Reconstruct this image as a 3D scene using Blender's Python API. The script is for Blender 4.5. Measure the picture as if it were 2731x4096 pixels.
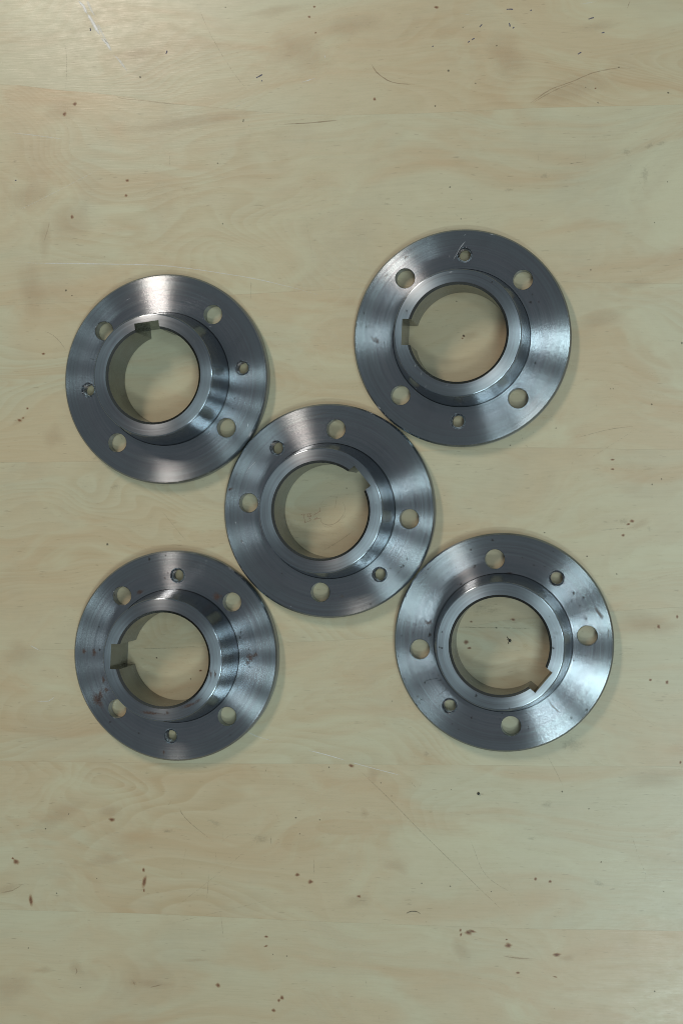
import bpy, bmesh, math, random
from math import sin, cos, pi, radians, sqrt
from mathutils import Vector, Matrix
from mathutils.geometry import delaunay_2d_cdt

for o in list(bpy.data.objects):
    bpy.data.objects.remove(o)
S = bpy.context.scene
COL = S.collection
rnd = random.Random(7)

# ------------------------------------------------------------------ camera
# metres; the camera hangs above the world origin, tilted about the table's long side
F_PX, TH, PH, CAM_H = 5846.6, -0.174803, -0.00175, 1.0835
W_PX, H_PX = 2731.0, 4096.0
RY = Matrix(((cos(TH), 0, sin(TH)), (0, 1, 0), (-sin(TH), 0, cos(TH))))
RX = Matrix(((1, 0, 0), (0, cos(PH), -sin(PH)), (0, sin(PH), cos(PH))))
W2C = RX @ RY
cam_data = bpy.data.cameras.new('camera')
cam = bpy.data.objects.new('camera', cam_data)
COL.objects.link(cam)
cam.matrix_world = Matrix.Translation((0, 0, CAM_H)) @ W2C.transposed().to_4x4()
cam_data.sensor_fit = 'VERTICAL'
cam_data.sensor_height = 24.0
cam_data.lens = 24.0 * F_PX / H_PX
cam_data.clip_start = 0.02
cam_data.clip_end = 50
S.camera = cam

def at(u, v, z=0.0):
    """the point of the plane at height z that the photograph shows at pixel (u, v)"""
    d = W2C.transposed() @ Vector(((u - 1365.5) / F_PX, -(v - 2048.0) / F_PX, -1.0))
    t = (z - CAM_H) / d.z
    return Vector((d.x * t, d.y * t, z))

# ------------------------------------------------------------------ light
world = bpy.data.worlds.new('World')
S.world = world
world.use_nodes = True
bg = world.node_tree.nodes['Background']
bg.inputs['Color'].default_value = (0.86, 0.95, 1.0, 1)
bg.inputs['Strength'].default_value = 0.20

def lamp(name, loc, target, sx, sy, watts, colour, roll=0.0):
    d = bpy.data.lights.new(name, 'AREA')
    d.shape = 'RECTANGLE'
    d.size, d.size_y = sx, sy
    d.energy = watts
    d.color = colour
    o = bpy.data.objects.new(name, d)
    COL.objects.link(o)
    z = (Vector(loc) - Vector(target)).normalized()
    x = Vector((1, 0, 0)) - z * z.x
    x.normalize()
    y = z.cross(x)
    m = Matrix((x, y, z)).transposed().to_4x4()
    o.matrix_world = Matrix.Translation(loc) @ m @ Matrix.Rotation(roll, 4, 'Z')
    return o

CEN = (-0.2, 0, 0)
lamp('work_lamp', (-0.94, 1.13, 1.50), CEN, 0.20, 0.50, 11.0, (1.0, 0.85, 0.73))
for dx, dy, ly, w in ((0.28, 0.14, 0.24, 7.5), (0.27, -0.05, 0.13, 4.5), (0.28, -0.24, 0.34, 12.5), (0.20, -0.46, 0.24, 17.5)):
    k = 3.2
    lamp('ceiling_lamp', (-0.2 + dx * k, dy * k, 0.95 * k), (CEN[0], CEN[1] - 0.1, 0), 0.55, ly, w, (0.80, 0.98, 1.0))

S.view_settings.view_transform = 'Standard'
S.view_settings.look = 'None'
S.view_settings.exposure = 0.0
S.view_settings.gamma = 1.0
S.cycles.pixel_filter_type = 'BLACKMAN_HARRIS'
S.cycles.filter_width = 1.0

# ------------------------------------------------------------------ helpers
def link(name, me, mat=None, parent=None, loc=None):
    o = bpy.data.objects.new(name, me)
    COL.objects.link(o)
    if mat and me and not me.materials:
        me.materials.append(mat)
    if parent:
        o.parent = parent
    if loc is not None:
        o.location = loc
    return o

def tag(o, label, cat, group=None):
    o['label'] = label
    o['category'] = cat
    if group:
        o['group'] = group

class N:
    """tiny node-tree writer"""
    def __init__(self, name):
        self.m = bpy.data.materials.new(name)
        self.m.use_nodes = True
        self.m.use_transparent_shadow = True
        self.t = self.m.node_tree
        self.t.nodes.clear()
        self.out = self.t.nodes.new('ShaderNodeOutputMaterial')
    def n(self, kind, props=None, **ins):
        nd = self.t.nodes.new('ShaderNode' + kind)
        for k, v in (props or {}).items():
            setattr(nd, k, v)
        for k, v in ins.items():
            self.put(nd, k.replace('_', ' ') if not k.startswith('i_') else int(k[2:]), v)
        return nd
    def put(self, nd, key, v):
        s = nd.inputs[key]
        if hasattr(v, 'outputs'):
            v = v.outputs[0]
        if hasattr(v, 'is_output'):
            self.t.links.new(v, s)
        else:
            s.default_value = v
    def math(self, op, a, b=0.0, c=None, clamp=False):
        nd = self.t.nodes.new('ShaderNodeMath')
        nd.operation = op
        nd.use_clamp = clamp
        self.put(nd, 0, a)
        self.put(nd, 1, b)
        if c is not None:
            self.put(nd, 2, c)
        return nd
    def vmath(self, op, a, b):
        nd = self.t.nodes.new('ShaderNodeVectorMath')
        nd.operation = op
        self.put(nd, 0, a)
        self.put(nd, 1, b)
        return nd
    def ramp(self, fac, stops, interp='LINEAR'):
        nd = self.t.nodes.new('ShaderNodeValToRGB')
        cr = nd.color_ramp
        cr.interpolation = interp
        while len(cr.elements) < len(stops):
            cr.elements.new(0.5)
        for e, (p, c) in zip(cr.elements, stops):
            e.position = p
            e.color = (c, c, c, 1) if not isinstance(c, tuple) else (*c, 1)
        self.put(nd, 0, fac)
        return nd
    def mix(self, fac, a, b, blend='MIX'):
        nd = self.t.nodes.new('ShaderNodeMix')
        nd.data_type = 'RGBA'
        nd.blend_type = blend
        self.put(nd, 0, fac)
        for i, v in ((6, a), (7, b)):
            if isinstance(v, tuple):
                v = (*v, 1)
            elif hasattr(v, 'outputs'):
                v = v.outputs[2] if v.bl_idname == 'ShaderNodeMix' else v.outputs[0]
            self.put(nd, i, v)
        return nd.outputs[2]
    def surface(self, sh):
        self.t.links.new(sh.outputs[0], self.out.inputs['Surface'])
        return self.m

# ------------------------------------------------------------------ materials
def wood_material(name, light, warm, warm_bias, lines=0.24):
    w = N(name)
    tc = w.n('TexCoord')
    oi = w.n('ObjectInfo')
    off = w.n('CombineXYZ', None, X=w.math('MULTIPLY', oi.outputs['Random'], 3.0), Y=0.0,
              Z=w.math('MULTIPLY', oi.outputs['Random'], 11.0))
    p = w.vmath('ADD', tc.outputs['Object'], off)
    # large bands running along the grain (x), swirling round knots
    pb = w.vmath('MULTIPLY', p, (2.6, 8.5, 1.0))
    warp = w.n('TexNoise', None, Vector=w.vmath('MULTIPLY', p, (5.0, 9.0, 1.0)), Scale=1.0, Detail=2.0)
    wv = w.vmath('MULTIPLY', w.vmath('SUBTRACT', warp.outputs['Color'], (0.5, 0.5, 0.5)), (1.4, 1.9, 0.0))
    pbw = w.vmath('ADD', pb, wv)
    big = w.n('TexNoise', None, Vector=pbw, Scale=1.0, Detail=4.0, Roughness=0.55, Distortion=0.5)
    patch = w.ramp(big.outputs[0], [(0.36 - warm_bias, 0.0), (0.66 - warm_bias, 1.0)], 'EASE')
    col = w.mix(patch, light, warm)
    # peach streaks
    ps = w.vmath('ADD', w.vmath('MULTIPLY', p, (6.0, 38.0, 1.0)), w.vmath('MULTIPLY', wv, (2.0, 2.0, 0.0)))
    st = w.n('TexNoise', None, Vector=ps, Scale=1.0, Detail=3.0, Roughness=0.6)
    col = w.mix(w.ramp(st.outputs[0], [(0.50, 0.0), (0.76, 0.70)]), col, (warm[0] * 0.93, warm[1] * 0.80, warm[2] * 0.72))
    # growth-ring contours: level lines of a smooth field
    fld = w.n('TexNoise', None, Vector=w.vmath('ADD', w.vmath('MULTIPLY', p, (4.6, 14.0, 1.0)), w.vmath('MULTIPLY', wv, (0.5, 0.7, 0.0))),
              Scale=1.0, Detail=1.2, Roughness=0.35, Distortion=0.55)
    ring = w.math('FRACT', w.math('MULTIPLY', fld.outputs[0], 26.0))
    ringl = w.ramp(ring, [(0.0, 1.0), (0.55, 0.25), (0.80, 0.0), (0.93, 1.0), (1.0, 1.0)], 'EASE')
    msk = w.n('TexNoise', None, Vector=w.vmath('MULTIPLY', p, (5.0, 11.0, 1.0)), Scale=1.0, Detail=2.0)
    rm = w.math('MULTIPLY', ringl, w.ramp(msk.outputs[0], [(0.40, 0.06), (0.66, 1.0)]))
    col = w.mix(w.math('MULTIPLY', rm, lines), col, (warm[0] * 0.78, warm[1] * 0.66, warm[2] * 0.52))
    # fine fibre
    fb = w.n('TexNoise', None, Vector=w.vmath('ADD', w.vmath('MULTIPLY', p, (45.0, 900.0, 1.0)), w.vmath('MULTIPLY', wv, (6.0, 14.0, 0.0))),
             Scale=1.0, Detail=3.0, Roughness=0.7)
    col = w.mix(w.ramp(fb.outputs[0], [(0.30, 0.16), (0.56, 0.0)]), col, (light[0] * 0.62, light[1] * 0.60, light[2] * 0.55))
    pore = w.n('TexNoise', None, Vector=w.vmath('MULTIPLY', p, (130.0, 700.0, 1.0)), Scale=1.0, Detail=1.0)
    col = w.mix(w.ramp(pore.outputs[0], [(0.70, 0.0), (0.80, 0.32)]), col, (0.20, 0.16, 0.10))
    # greyish handling grime
    gr = w.n('TexNoise', None, Vector=w.vmath('MULTIPLY', p, (13.0, 13.0, 1.0)), Scale=1.0, Detail=6.0, Roughness=0.7)
    col = w.mix(w.ramp(gr.outputs[0], [(0.50, 0.0), (0.78, 0.22)]), col, (0.33, 0.31, 0.24))
    # pale bleached flecks
    pl = w.n('TexNoise', None, Vector=w.vmath('MULTIPLY', pbw, (2.2, 1.7, 1.0)), Scale=1.0, Detail=5.0, Roughness=0.65)
    col = w.mix(w.ramp(pl.outputs[0], [(0.50, 0.0), (0.66, 0.60)]), col, (light[0] * 1.08, light[1] * 1.11, light[2] * 1.10))
    rg = w.n('TexNoise', None, Vector=w.vmath('MULTIPLY', p, (60.0, 160.0, 1.0)), Scale=1.0, Detail=5.0, Roughness=0.7)
    rough = w.ramp(rg.outputs[0], [(0.3, 0.25), (0.7, 0.38)])
    b = w.n('Bump', None, Strength=0.12, Distance=0.0004, Height=fb.outputs[0])
    wav = w.n('TexNoise', None, Vector=w.vmath('MULTIPLY', p, (70.0, 90.0, 1.0)), Scale=1.0, Detail=2.0)
    b2 = w.n('Bump', None, Strength=0.10, Distance=0.0006, Height=wav.outputs[0], Normal=b)
    bs = w.n('BsdfPrincipled', None, Base_Color=col, Roughness=rough, IOR=1.5, Normal=b2)
    return w.surface(bs)

def metal_material(name, tint, rough, aniso, streak, rot=0.25, fine=1.0, groove=0.0):
    w = N(name)
    tc = w.n('TexCoord')
    oi = w.n('ObjectInfo')
    sep = w.n('SeparateXYZ', None, Vector=tc.outputs['Object'])
    r2 = w.math('ADD', w.math('MULTIPLY', sep.outputs[0], sep.outputs[0]), w.math('MULTIPLY', sep.outputs[1], sep.outputs[1]))
    r = w.math('SQRT', r2)
    ang = w.math('ARCTAN2', sep.outputs[1], sep.outputs[0])
    seed = w.math('MULTIPLY', oi.outputs['Random'], 37.0)
    # turning marks: noise along the radius, drifting slowly round the circle
    rz = w.math('ADD', r, sep.outputs[2])
    v1 = w.n('CombineXYZ', None, X=w.math('MULTIPLY', rz, 900.0), Y=w.math('SINE', ang), Z=seed)
    v1b = w.n('CombineXYZ', None, X=w.math('MULTIPLY', rz, 2600.0), Y=w.math('MULTIPLY', w.math('COSINE', ang), 2.0), Z=seed)
    n1 = w.n('TexNoise', None, Vector=v1, Scale=1.0, Detail=3.0, Roughness=0.7)
    n2 = w.n('TexNoise', None, Vector=v1b, Scale=1.0, Detail=2.0, Roughness=0.6)
    v5 = w.n('CombineXYZ', None, X=w.math('MULTIPLY', rz, 330.0), Y=w.math('MULTIPLY', w.math('SINE', ang), 0.7), Z=w.math('ADD', seed, w.math('COSINE', ang)))
    n5 = w.n('TexNoise', None, Vector=v5, Scale=1.0, Detail=2.0)
    n3 = w.n('TexNoise', None, Vector=w.vmath('MULTIPLY', tc.outputs['Object'], (60, 60, 60)), Scale=1.0, Detail=5.0, Roughness=0.65)
    n4 = w.n('TexNoise', None, Vector=w.vmath('MULTIPLY', tc.outputs['Object'], (2600, 2600, 2600)), Scale=1.0, Detail=1.0)
    col = w.mix(w.ramp(n1.outputs[0], [(0.32, 0.0), (0.70, 1.0)]), tuple(c * 0.87 for c in tint), tuple(min(1, c * 1.13) for c in tint))
    # faint interference colours left by the fine feed of the lathe
    hue = w.ramp(w.math('FRACT', w.math('ADD', w.math('MULTIPLY', n1.outputs[0], 2.2), w.math('MULTIPLY', r, 30.0))),
                 [(0.0, (1.0, 0.94, 0.96)), (0.33, (0.92, 1.0, 0.97)), (0.66, (0.92, 0.97, 1.0)), (1.0, (1.0, 0.94, 0.96))])
    col = w.mix(0.55, col, w.mix(1.0, col, hue, 'MULTIPLY'))
    # dull oily patches and tiny dark pores
    col = w.mix(w.ramp(n3.outputs[0], [(0.50, 0.0), (0.80, 0.35)]), col, tuple(c * 0.62 for c in tint))
    col = w.mix(w.ramp(n4.outputs[0], [(0.76, 0.0), (0.84, 0.5)]), col, (0.05, 0.045, 0.04))
    ro = w.math('ADD', w.ramp(n1.outputs[0], [(0.30, rough - streak), (0.70, rough + streak)]),
                w.math('ADD', w.ramp(n3.outputs[0], [(0.40, 0.0), (0.75, 0.04)]), w.math('MULTIPLY', w.math('SUBTRACT', n5.outputs[0], 0.5), 0.06)))
    hgt = w.math('ADD', n1.outputs[0], w.math('MULTIPLY', n2.outputs[0], 0.6))
    b = w.n('Bump', None, Strength=0.035 * fine, Distance=0.0002, Height=hgt)
    if groove:
        # the flanks of the fine turning grooves: far finer than a pixel, tilted only across the groove
        cw = w.n('VectorTransform', {'vector_type': 'VECTOR', 'convert_from': 'OBJECT', 'convert_to': 'WORLD'},
                 Vector=w.n('CombineXYZ', None, X=w.math('MULTIPLY', sep.outputs[1], -1.0), Y=sep.outputs[0], Z=0.0))
        t = w.vmath('CROSS_PRODUCT', w.vmath('NORMALIZE', cw, (0, 0, 0)), b)
        wn = w.n('TexWhiteNoise', {'noise_dimensions': '3D'}, Vector=w.vmath('MULTIPLY', tc.outputs['Object'], (9.1e4, 8.3e4, 7.7e4)))
        band = w.math('ADD', 0.75, w.math('MULTIPLY', n5.outputs[0], 0.5))
        gg = w.math('MULTIPLY', w.math('MULTIPLY', w.math('SUBTRACT', wn.outputs[0], 0.5), 2.0 * groove), band)
        sc = t.id_data.nodes.new('ShaderNodeVectorMath'); sc.operation = 'SCALE'
        w.put(sc, 0, t); w.put(sc, 'Scale', gg)
        b = w.vmath('NORMALIZE', w.vmath('ADD', b, sc), (0, 0, 0))
    tg = w.n('Tangent', {'direction_type': 'RADIAL', 'axis': 'Z'})
    bs = w.n('BsdfPrincipled', None, Base_Color=col, Metallic=1.0, Roughness=ro, Anisotropic=aniso,
             Anisotropic_Rotation=rot, Tangent=tg, Normal=b)
    return w.surface(bs)

def patch_material(name, stops, rough=0.7, grain=0.0, gscale=900.0, metallic=0.0, power=1.0, strength=1.0):
    """a stain with its own soft, broken outline: colour by depth into the stain, transparent at the rim"""
    w = N(name)
    at_ = w.n('Attribute', {'attribute_name': 'fade'})
    tc = w.n('TexCoord')
    ns = w.n('TexNoise', None, Vector=tc.outputs['Object'], Scale=gscale, Detail=4.0, Roughness=0.7)
    fd = at_.outputs['Fac']
    k = w.math('SUBTRACT', fd, w.math('MULTIPLY', w.math('SUBTRACT', ns.outputs[0], 0.40), grain * 4.0), clamp=True)
    col = w.ramp(k, stops)
    al = w.math('MULTIPLY', w.math('POWER', k, power), strength, clamp=True)
    bs = w.n('BsdfPrincipled', None, Base_Color=col, Roughness=rough, Metallic=metallic)
    tr = w.n('BsdfTransparent')
    mx = w.n('MixShader', None, i_0=al, i_1=tr, i_2=bs)
    return w.surface(mx)

def plain_material(name, col, rough, spec=0.5):
    w = N(name)
    tc = w.n('TexCoord')
    ns = w.n('TexNoise', None, Vector=tc.outputs['Object'], Scale=1500.0, Detail=3.0)
    c = w.mix(ns.outputs[0], tuple(x * 0.6 for x in col), tuple(x * 1.4 for x in col))
    return w.surface(w.n('BsdfPrincipled', None, Base_Color=c, Roughness=rough))

M_FACE = metal_material('turned_steel_face', (0.312, 0.336, 0.360), 0.210, 1.0, 0.012, groove=0.11)
M_END = metal_material('turned_steel_end_face', (0.275, 0.296, 0.322), 0.31, 0.85, 0.02)
M_HUB = metal_material('turned_steel_hub', (0.30, 0.332, 0.368), 0.200, 1.0, 0.010, fine=0.6, groove=0.05)
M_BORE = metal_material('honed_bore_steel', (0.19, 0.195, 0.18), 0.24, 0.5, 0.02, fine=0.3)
M_THREAD = metal_material('cut_thread_steel', (0.55, 0.56, 0.58), 0.28, 0.3, 0.02, fine=0.3)
M_RUST = patch_material('rust_stain', [(0.0, (0.16, 0.085, 0.05)), (0.5, (0.11, 0.05, 0.028)), (1.0, (0.09, 0.042, 0.026))], 0.75, 0.6, 700, strength=0.72)
M_SCRAPE = patch_material('tan_scrape', [(0.0, (0.20, 0.14, 0.10)), (1.0, (0.12, 0.075, 0.05))], 0.7, 0.6, 1400, strength=0.9)
M_PIT = patch_material('dark_pit', [(0.0, (0.03, 0.02, 0.016)), (1.0, (0.012, 0.009, 0.008))], 0.8, 0.45, 1500, power=0.6, strength=0.72)
M_NICK = patch_material('bright_nick', [(0.0, (0.75, 0.77, 0.8)), (1.0, (0.8, 0.82, 0.85))], 0.6, 0.35, 2500, metallic=0.6, strength=0.7)
M_KNOT = patch_material('wood_knot', [(0.0, (0.42, 0.27, 0.15)), (0.45, (0.40, 0.21, 0.10)), (0.75, (0.27, 0.105, 0.05)), (1.0, (0.13, 0.05, 0.026))], 0.4, 0.14, 500, power=1.2, strength=0.8)
M_HALO = patch_material('peach_figure', [(0.0, (0.56, 0.43, 0.29)), (1.0, (0.52, 0.37, 0.235))], 0.35, 0.13, 60, power=1.0, strength=0.2)
M_SCRATCH = patch_material('dark_scratch', [(0.0, (0.15, 0.135, 0.10)), (1.0, (0.13, 0.11, 0.08))], 0.5, 0.35, 600, strength=0.72)
M_CRACK = patch_material('brown_crack', [(0.0, (0.22, 0.11, 0.06)), (1.0, (0.20, 0.095, 0.05))], 0.5, 0.15, 300, strength=0.75)
M_WHITE = patch_material('pale_scratch_and_glint', [(0.0, (0.85, 0.86, 0.84)), (1.0, (0.95, 0.95, 0.95))], 0.35, 0.2, 500, power=0.7)
M_SMUDGE = patch_material('grey_smudge', [(0.0, (0.17, 0.165, 0.13)), (1.0, (0.10, 0.10, 0.08))], 0.6, 0.5, 700, strength=0.2)
M_SPECK = patch_material('black_speck', [(0.0, (0.03, 0.028, 0.026)), (1.0, (0.02, 0.02, 0.018))], 0.6, 0.05, 900, power=0.6, strength=0.55)
M_BLUE = patch_material('blue_ink', [(0.0, (0.06, 0.065, 0.16)), (1.0, (0.03, 0.035, 0.12))], 0.6, 0.25, 900, power=0.6)
M_RED = patch_material('red_ink', [(0.0, (0.46, 0.13, 0.09)), (1.0, (0.42, 0.10, 0.07))], 0.6, 0.25, 900, power=0.7, strength=0.6)
M_BROWNINK = patch_material('faded_ink', [(0.0, (0.26, 0.13, 0.10)), (1.0, (0.24, 0.14, 0.11))], 0.6, 0.25, 900, power=0.7, strength=0.4)
M_BLACK = plain_material('black_grit', (0.012, 0.012, 0.011), 0.35)
M_HAIR = plain_material('dark_hair', (0.03, 0.024, 0.02), 0.5)
M_CORE = plain_material('board_core', (0.30, 0.22, 0.13), 0.6)
LIGHT, WARM = (0.552, 0.524, 0.366), (0.565, 0.470, 0.304)
WOODS = [wood_material('veneer_%s' % n, LIGHT, WARM, b, k) for n, b, k in
         (('pale', -0.03, 0.36), ('even', 0.02, 0.24), ('warm', 0.06, 0.26))]

# ------------------------------------------------------------------ flat marks (knots, stains, scratches)
class Marks:
    """collects soft flat marks that belong together into one mesh"""
    def __init__(self):
        self.v, self.f, self.a = [], [], []
    def blob(self, c, rx, ry, rot, z, peak=1.0, jag=0.22, seed=0):
        r = random.Random(seed * 31 + 5)
        n = 18
        b = len(self.v)
        ca, sa = cos(rot), sin(rot)
        wob = [1 + jag * (r.random() * 2 - 1) for _ in range(n)]
        wob = [(wob[i - 1] + 2 * wob[i] + wob[(i + 1) % n]) / 4 for i in range(n)]
        self.v.append((c[0], c[1], z)); self.a.append(peak)
        for q, al in ((0.34, 0.86), (0.62, 0.5), (1.0, 0.0)):
            for i in range(n):
                t = 2 * pi * i / n
                x, y = rx * q * wob[i] * cos(t), ry * q * wob[i] * sin(t)
                self.v.append((c[0] + x * ca - y * sa, c[1] + x * sa + y * ca, z)); self.a.append(al * peak)
        for i in range(n):
            j = (i + 1) % n
            self.f.append((b, b + 1 + i, b + 1 + j))
            for k in range(2):
                o = b + 1 + k * n
                self.f.append((o + i, o + n + i, o + n + j, o + j))
    def line(self, pts, w, z, peak=1.0, taper=True, jit=0.0, seed=0):
        r = random.Random(seed * 17 + 3)
        P = [Vector((p[0], p[1])) for p in pts]
        Q = []
        for i in range(len(P) - 1):
            p0, p1, p2, p3 = P[max(i - 1, 0)], P[i], P[i + 1], P[min(i + 2, len(P) - 1)]
            m = max(2, int((p2 - p1).length / 0.006))
            for k in range(m):
                t = k / m
                Q.append(0.5 * ((2 * p1) + (p2 - p0) * t + (2 * p0 - 5 * p1 + 4 * p2 - p3) * t * t + (3 * p1 - p0 - 3 * p2 + p3) * t ** 3))
        Q.append(P[-1])
        b = len(self.v)
        n = len(Q)
        for i, q in enumerate(Q):
            d = (Q[min(i + 1, n - 1)] - Q[max(i - 1, 0)]).normalized()
            nn = Vector((-d.y, d.x))
            s = i / (n - 1)
            e = min(1, min(s, 1 - s) * 5 + 0.12) if taper else 1
            q = q + nn * (jit * (r.random() - 0.5))
            ww = w * (0.7 + 0.6 * r.random()) * (0.4 + 0.6 * e)
            for k, al in ((-1, 0.25), (0, 1.0), (1, 0.25)):
                g = q + nn * (k * ww / 2)
                self.v.append((g.x, g.y, z)); self.a.append(al * peak * e * (0.75 + 0.25 * r.random()))
        for i in range(n - 1):
            for k in range(2):
                o = b + 3 * i + k
                self.f.append((o, o + 1, o + 4, o + 3))
    def build(self, name, mat, parent, stuff=False, origin=(0, 0, 0)):
        me = bpy.data.meshes.new(name)
        me.from_pydata([(x, y, zz) for x, y, zz in self.v], [], self.f)
        # keep every face looking up
        at_ = me.attributes.new('fade', 'FLOAT', 'POINT')
        at_.data.foreach_set('value', self.a)
        o = link(name, me, mat, parent, origin)
        if stuff:
            o['kind'] = 'stuff'
        return o

# ------------------------------------------------------------------ the table top
def seam(pts):
    return [at(u, v).to_2d() for u, v in pts]

X0, X1 = -0.85, 0.55
SEAMS = [
    [(X0, 0.62), (X1, 0.62)],
    seam([(0, 335), (300, 365), (800, 425), (1100, 452), (1365, 461), (1700, 453), (2100, 433), (2731, 418)]),
    seam([(0, 1222), (700, 1190), (1500, 1150), (2200, 1128), (2731, 1135)]),
    seam([(0, 1850), (700, 1842), (1500, 1812), (2100, 1790), (2731, 1800)]),
    seam([(0, 2600), (700, 2593), (1400, 2560), (1830, 2511), (2100, 2470), (2731, 2428)]),
    seam([(0, 3043), (600, 3052), (1400, 3057), (2100, 3063), (2731, 3066)]),
    seam([(0, 3638), (600, 3655), (1365, 3690), (2000, 3712), (2731, 3725)]),
    [(X0, -0.62), (X1, -0.62)],
]
def seam_y(s, x):
    if x <= s[0][0]:
        return s[0][1]
    for a, b in zip(s, s[1:]):
        if x <= b[0]:
            t = (x - a[0]) / (b[0] - a[0])
            t = t * t * (3 - 2 * t) * 0.4 + t * 0.6
            return a[1] + (b[1] - a[1]) * t
    return s[-1][1]

core = bmesh.new()
bmesh.ops.create_cube(core, size=1.0)
for v in core.verts:
    v.co = Vector(((X0 + X1) / 2 + v.co.x * (X1 - X0 - 0.002), v.co.y * 1.238, -0.0105 + v.co.z * 0.018))
bmesh.ops.bevel(core, geom=core.edges[:], offset=0.001, segments=1, affect='EDGES')
me = bpy.data.meshes.new('tabletop')
core.to_mesh(me); core.free()
table = link('tabletop', me, M_CORE)
tag(table, 'pale worn birch veneer table top under the five steel flanges', 'table top')

for i in range(len(SEAMS) - 1):
    up, lo = SEAMS[i], SEAMS[i + 1]
    n = 70
    vs, fs = [], []
    for k in range(n + 1):
        x = X0 + (X1 - X0) * k / n
        yu, yl = seam_y(up, x) - 0.00002, seam_y(lo, x) + 0.00002
        vs += [(x, yl, 0), (x, yu, 0), (x, yl, -0.0014), (x, yu, -0.0014)]
    for k in range(n):
        a = 4 * k
        fs += [(a, a + 4, a + 5, a + 1), (a + 2, a + 3, a + 7, a + 6), (a, a + 2, a + 6, a + 4), (a + 1, a + 5, a + 7, a + 3)]
    fs += [(0, 1, 3, 2), (4 * n, 4 * n + 2, 4 * n + 3, 4 * n + 1)]
    me = bpy.data.meshes.new('veneer_strip')
    me.from_pydata(vs, [], fs)
    link('veneer_strip', me, WOODS[(2, 1, 1, 1, 1, 0, 1)[i]], table)

ZM = 0.00004
K = 1.148
def q1(x, y): return (x / K, y / K)
def q2(x, y): return (1365 + x / K, y / K)
def q3(x, y): return (x / K, 3000 + y / K)
def q4(x, y): return (1365 + x / K, 3000 + y / K)
def q5(x, y): return (x / 1.176, 1000 + y / 1.176)
def q6(x, y): return (2300 + x / 1.176, 1000 + y / 1.176)
def g(ox, oy, s):
    return lambda x, y: (ox + x / s, oy + y / s)
S9, S94, S92 = 1568 / 900, 1568 / 940, 1568 / 920
gTL, gTR, gC, gBL, gBR = g(220, 1060, S9), g(1380, 880, S94), g(860, 1570, S92), g(260, 2160, S9), g(1540, 2090, S94)
gINK = g(1150, 1900, 1568 / 300)
PX = 1 / 5330.0      # metres per photograph pixel on the table, near its middle

# knots: (pixel, half width, half height in pixels)
KNOTS = [(q1(345, 478), 13, 13), (q1(297, 524), 12, 13), (q1(585, 830), 13, 10), (q1(580, 898), 11, 9), (q1(332, 997), 11, 12),
         (q1(1420, 78), 10, 8), (q1(1443, 31), 8, 7), (q1(1449, 150), 7, 7), (q2(435, 34), 17, 9), (q2(152, 455), 10, 10),
         (q3(75, 512), 25, 18), (q3(60, 498), 9, 8), (q3(515, 320), 24, 12), (q3(660, 550), 9, 14), (q3(664, 604), 14, 34),
         (q3(662, 645), 7, 12), (q3(143, 690), 13, 38), (q3(1366, 573), 15, 11), (q3(1426, 605), 17, 12), (q3(1223, 857), 15, 7),
         (q3(1222, 900), 12, 6), (q3(1001, 1080), 15, 15), (q3(1295, 1138), 14, 14), (q3(1281, 1150), 10, 10), (q3(1257, 1196), 12, 11),
         (q4(45, 72), 18, 9), (q4(890, 593), 10, 11), (q4(957, 604), 10, 9), (q4(80, 672), 14, 9), (q4(765, 898), 21, 15),
         (q4(988, 940), 24, 12), (q4(810, 1023), 14, 8), (q4(582, 838), 22, 16), (q4(600, 832), 26, 8), (q4(546, 828), 8, 9),
         (q4(548, 848), 7, 12), (q4(757, 870), 8, 5), (q4(1555, 57), 7, 9), (q4(980, 1042), 14, 4),
         (q6(174, 986), 11, 6), (q6(174, 1031), 11, 6), (q6(265, 1275), 14, 11), (q6(248, 1290), 11, 8), (q6(224, 1342), 10, 9),
         (q6(478, 1725), 8, 11), (q6(352, 2023), 10, 8), (q6(430, 2033), 10, 12), (q6(390, 1772), 9, 13),
         (q5(206, 488), 13, 7), (q5(131, 745), 10, 8), (q5(110, 790), 9, 6), (q5(94, 801), 17, 10),
         (gBR(540, 799), 15, 15), (gBR(560, 838), 13, 8), (gBR(852, 647), 14, 8), (gBR(572, 662), 8, 6),
         (gTR(790, 774), 9, 7), (gTR(782, 790), 7, 6), (gBL(945, 910), 11, 6), (gBL(640, 822), 6, 5), (q2(1165, 406), 7, 5)]
for i, ((u, v), ru, rv) in enumerate(KNOTS):
    mk = Marks()
    c = at(u, v)
    mk.blob(c, ru * 0.85 * PX, rv * 0.85 * PX, rnd.uniform(-0.3, 0.3), 0.0, 1.0, 0.3, i)
    mk.build('knot', M_KNOT, table, origin=(0, 0, ZM * 1.5))

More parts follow.
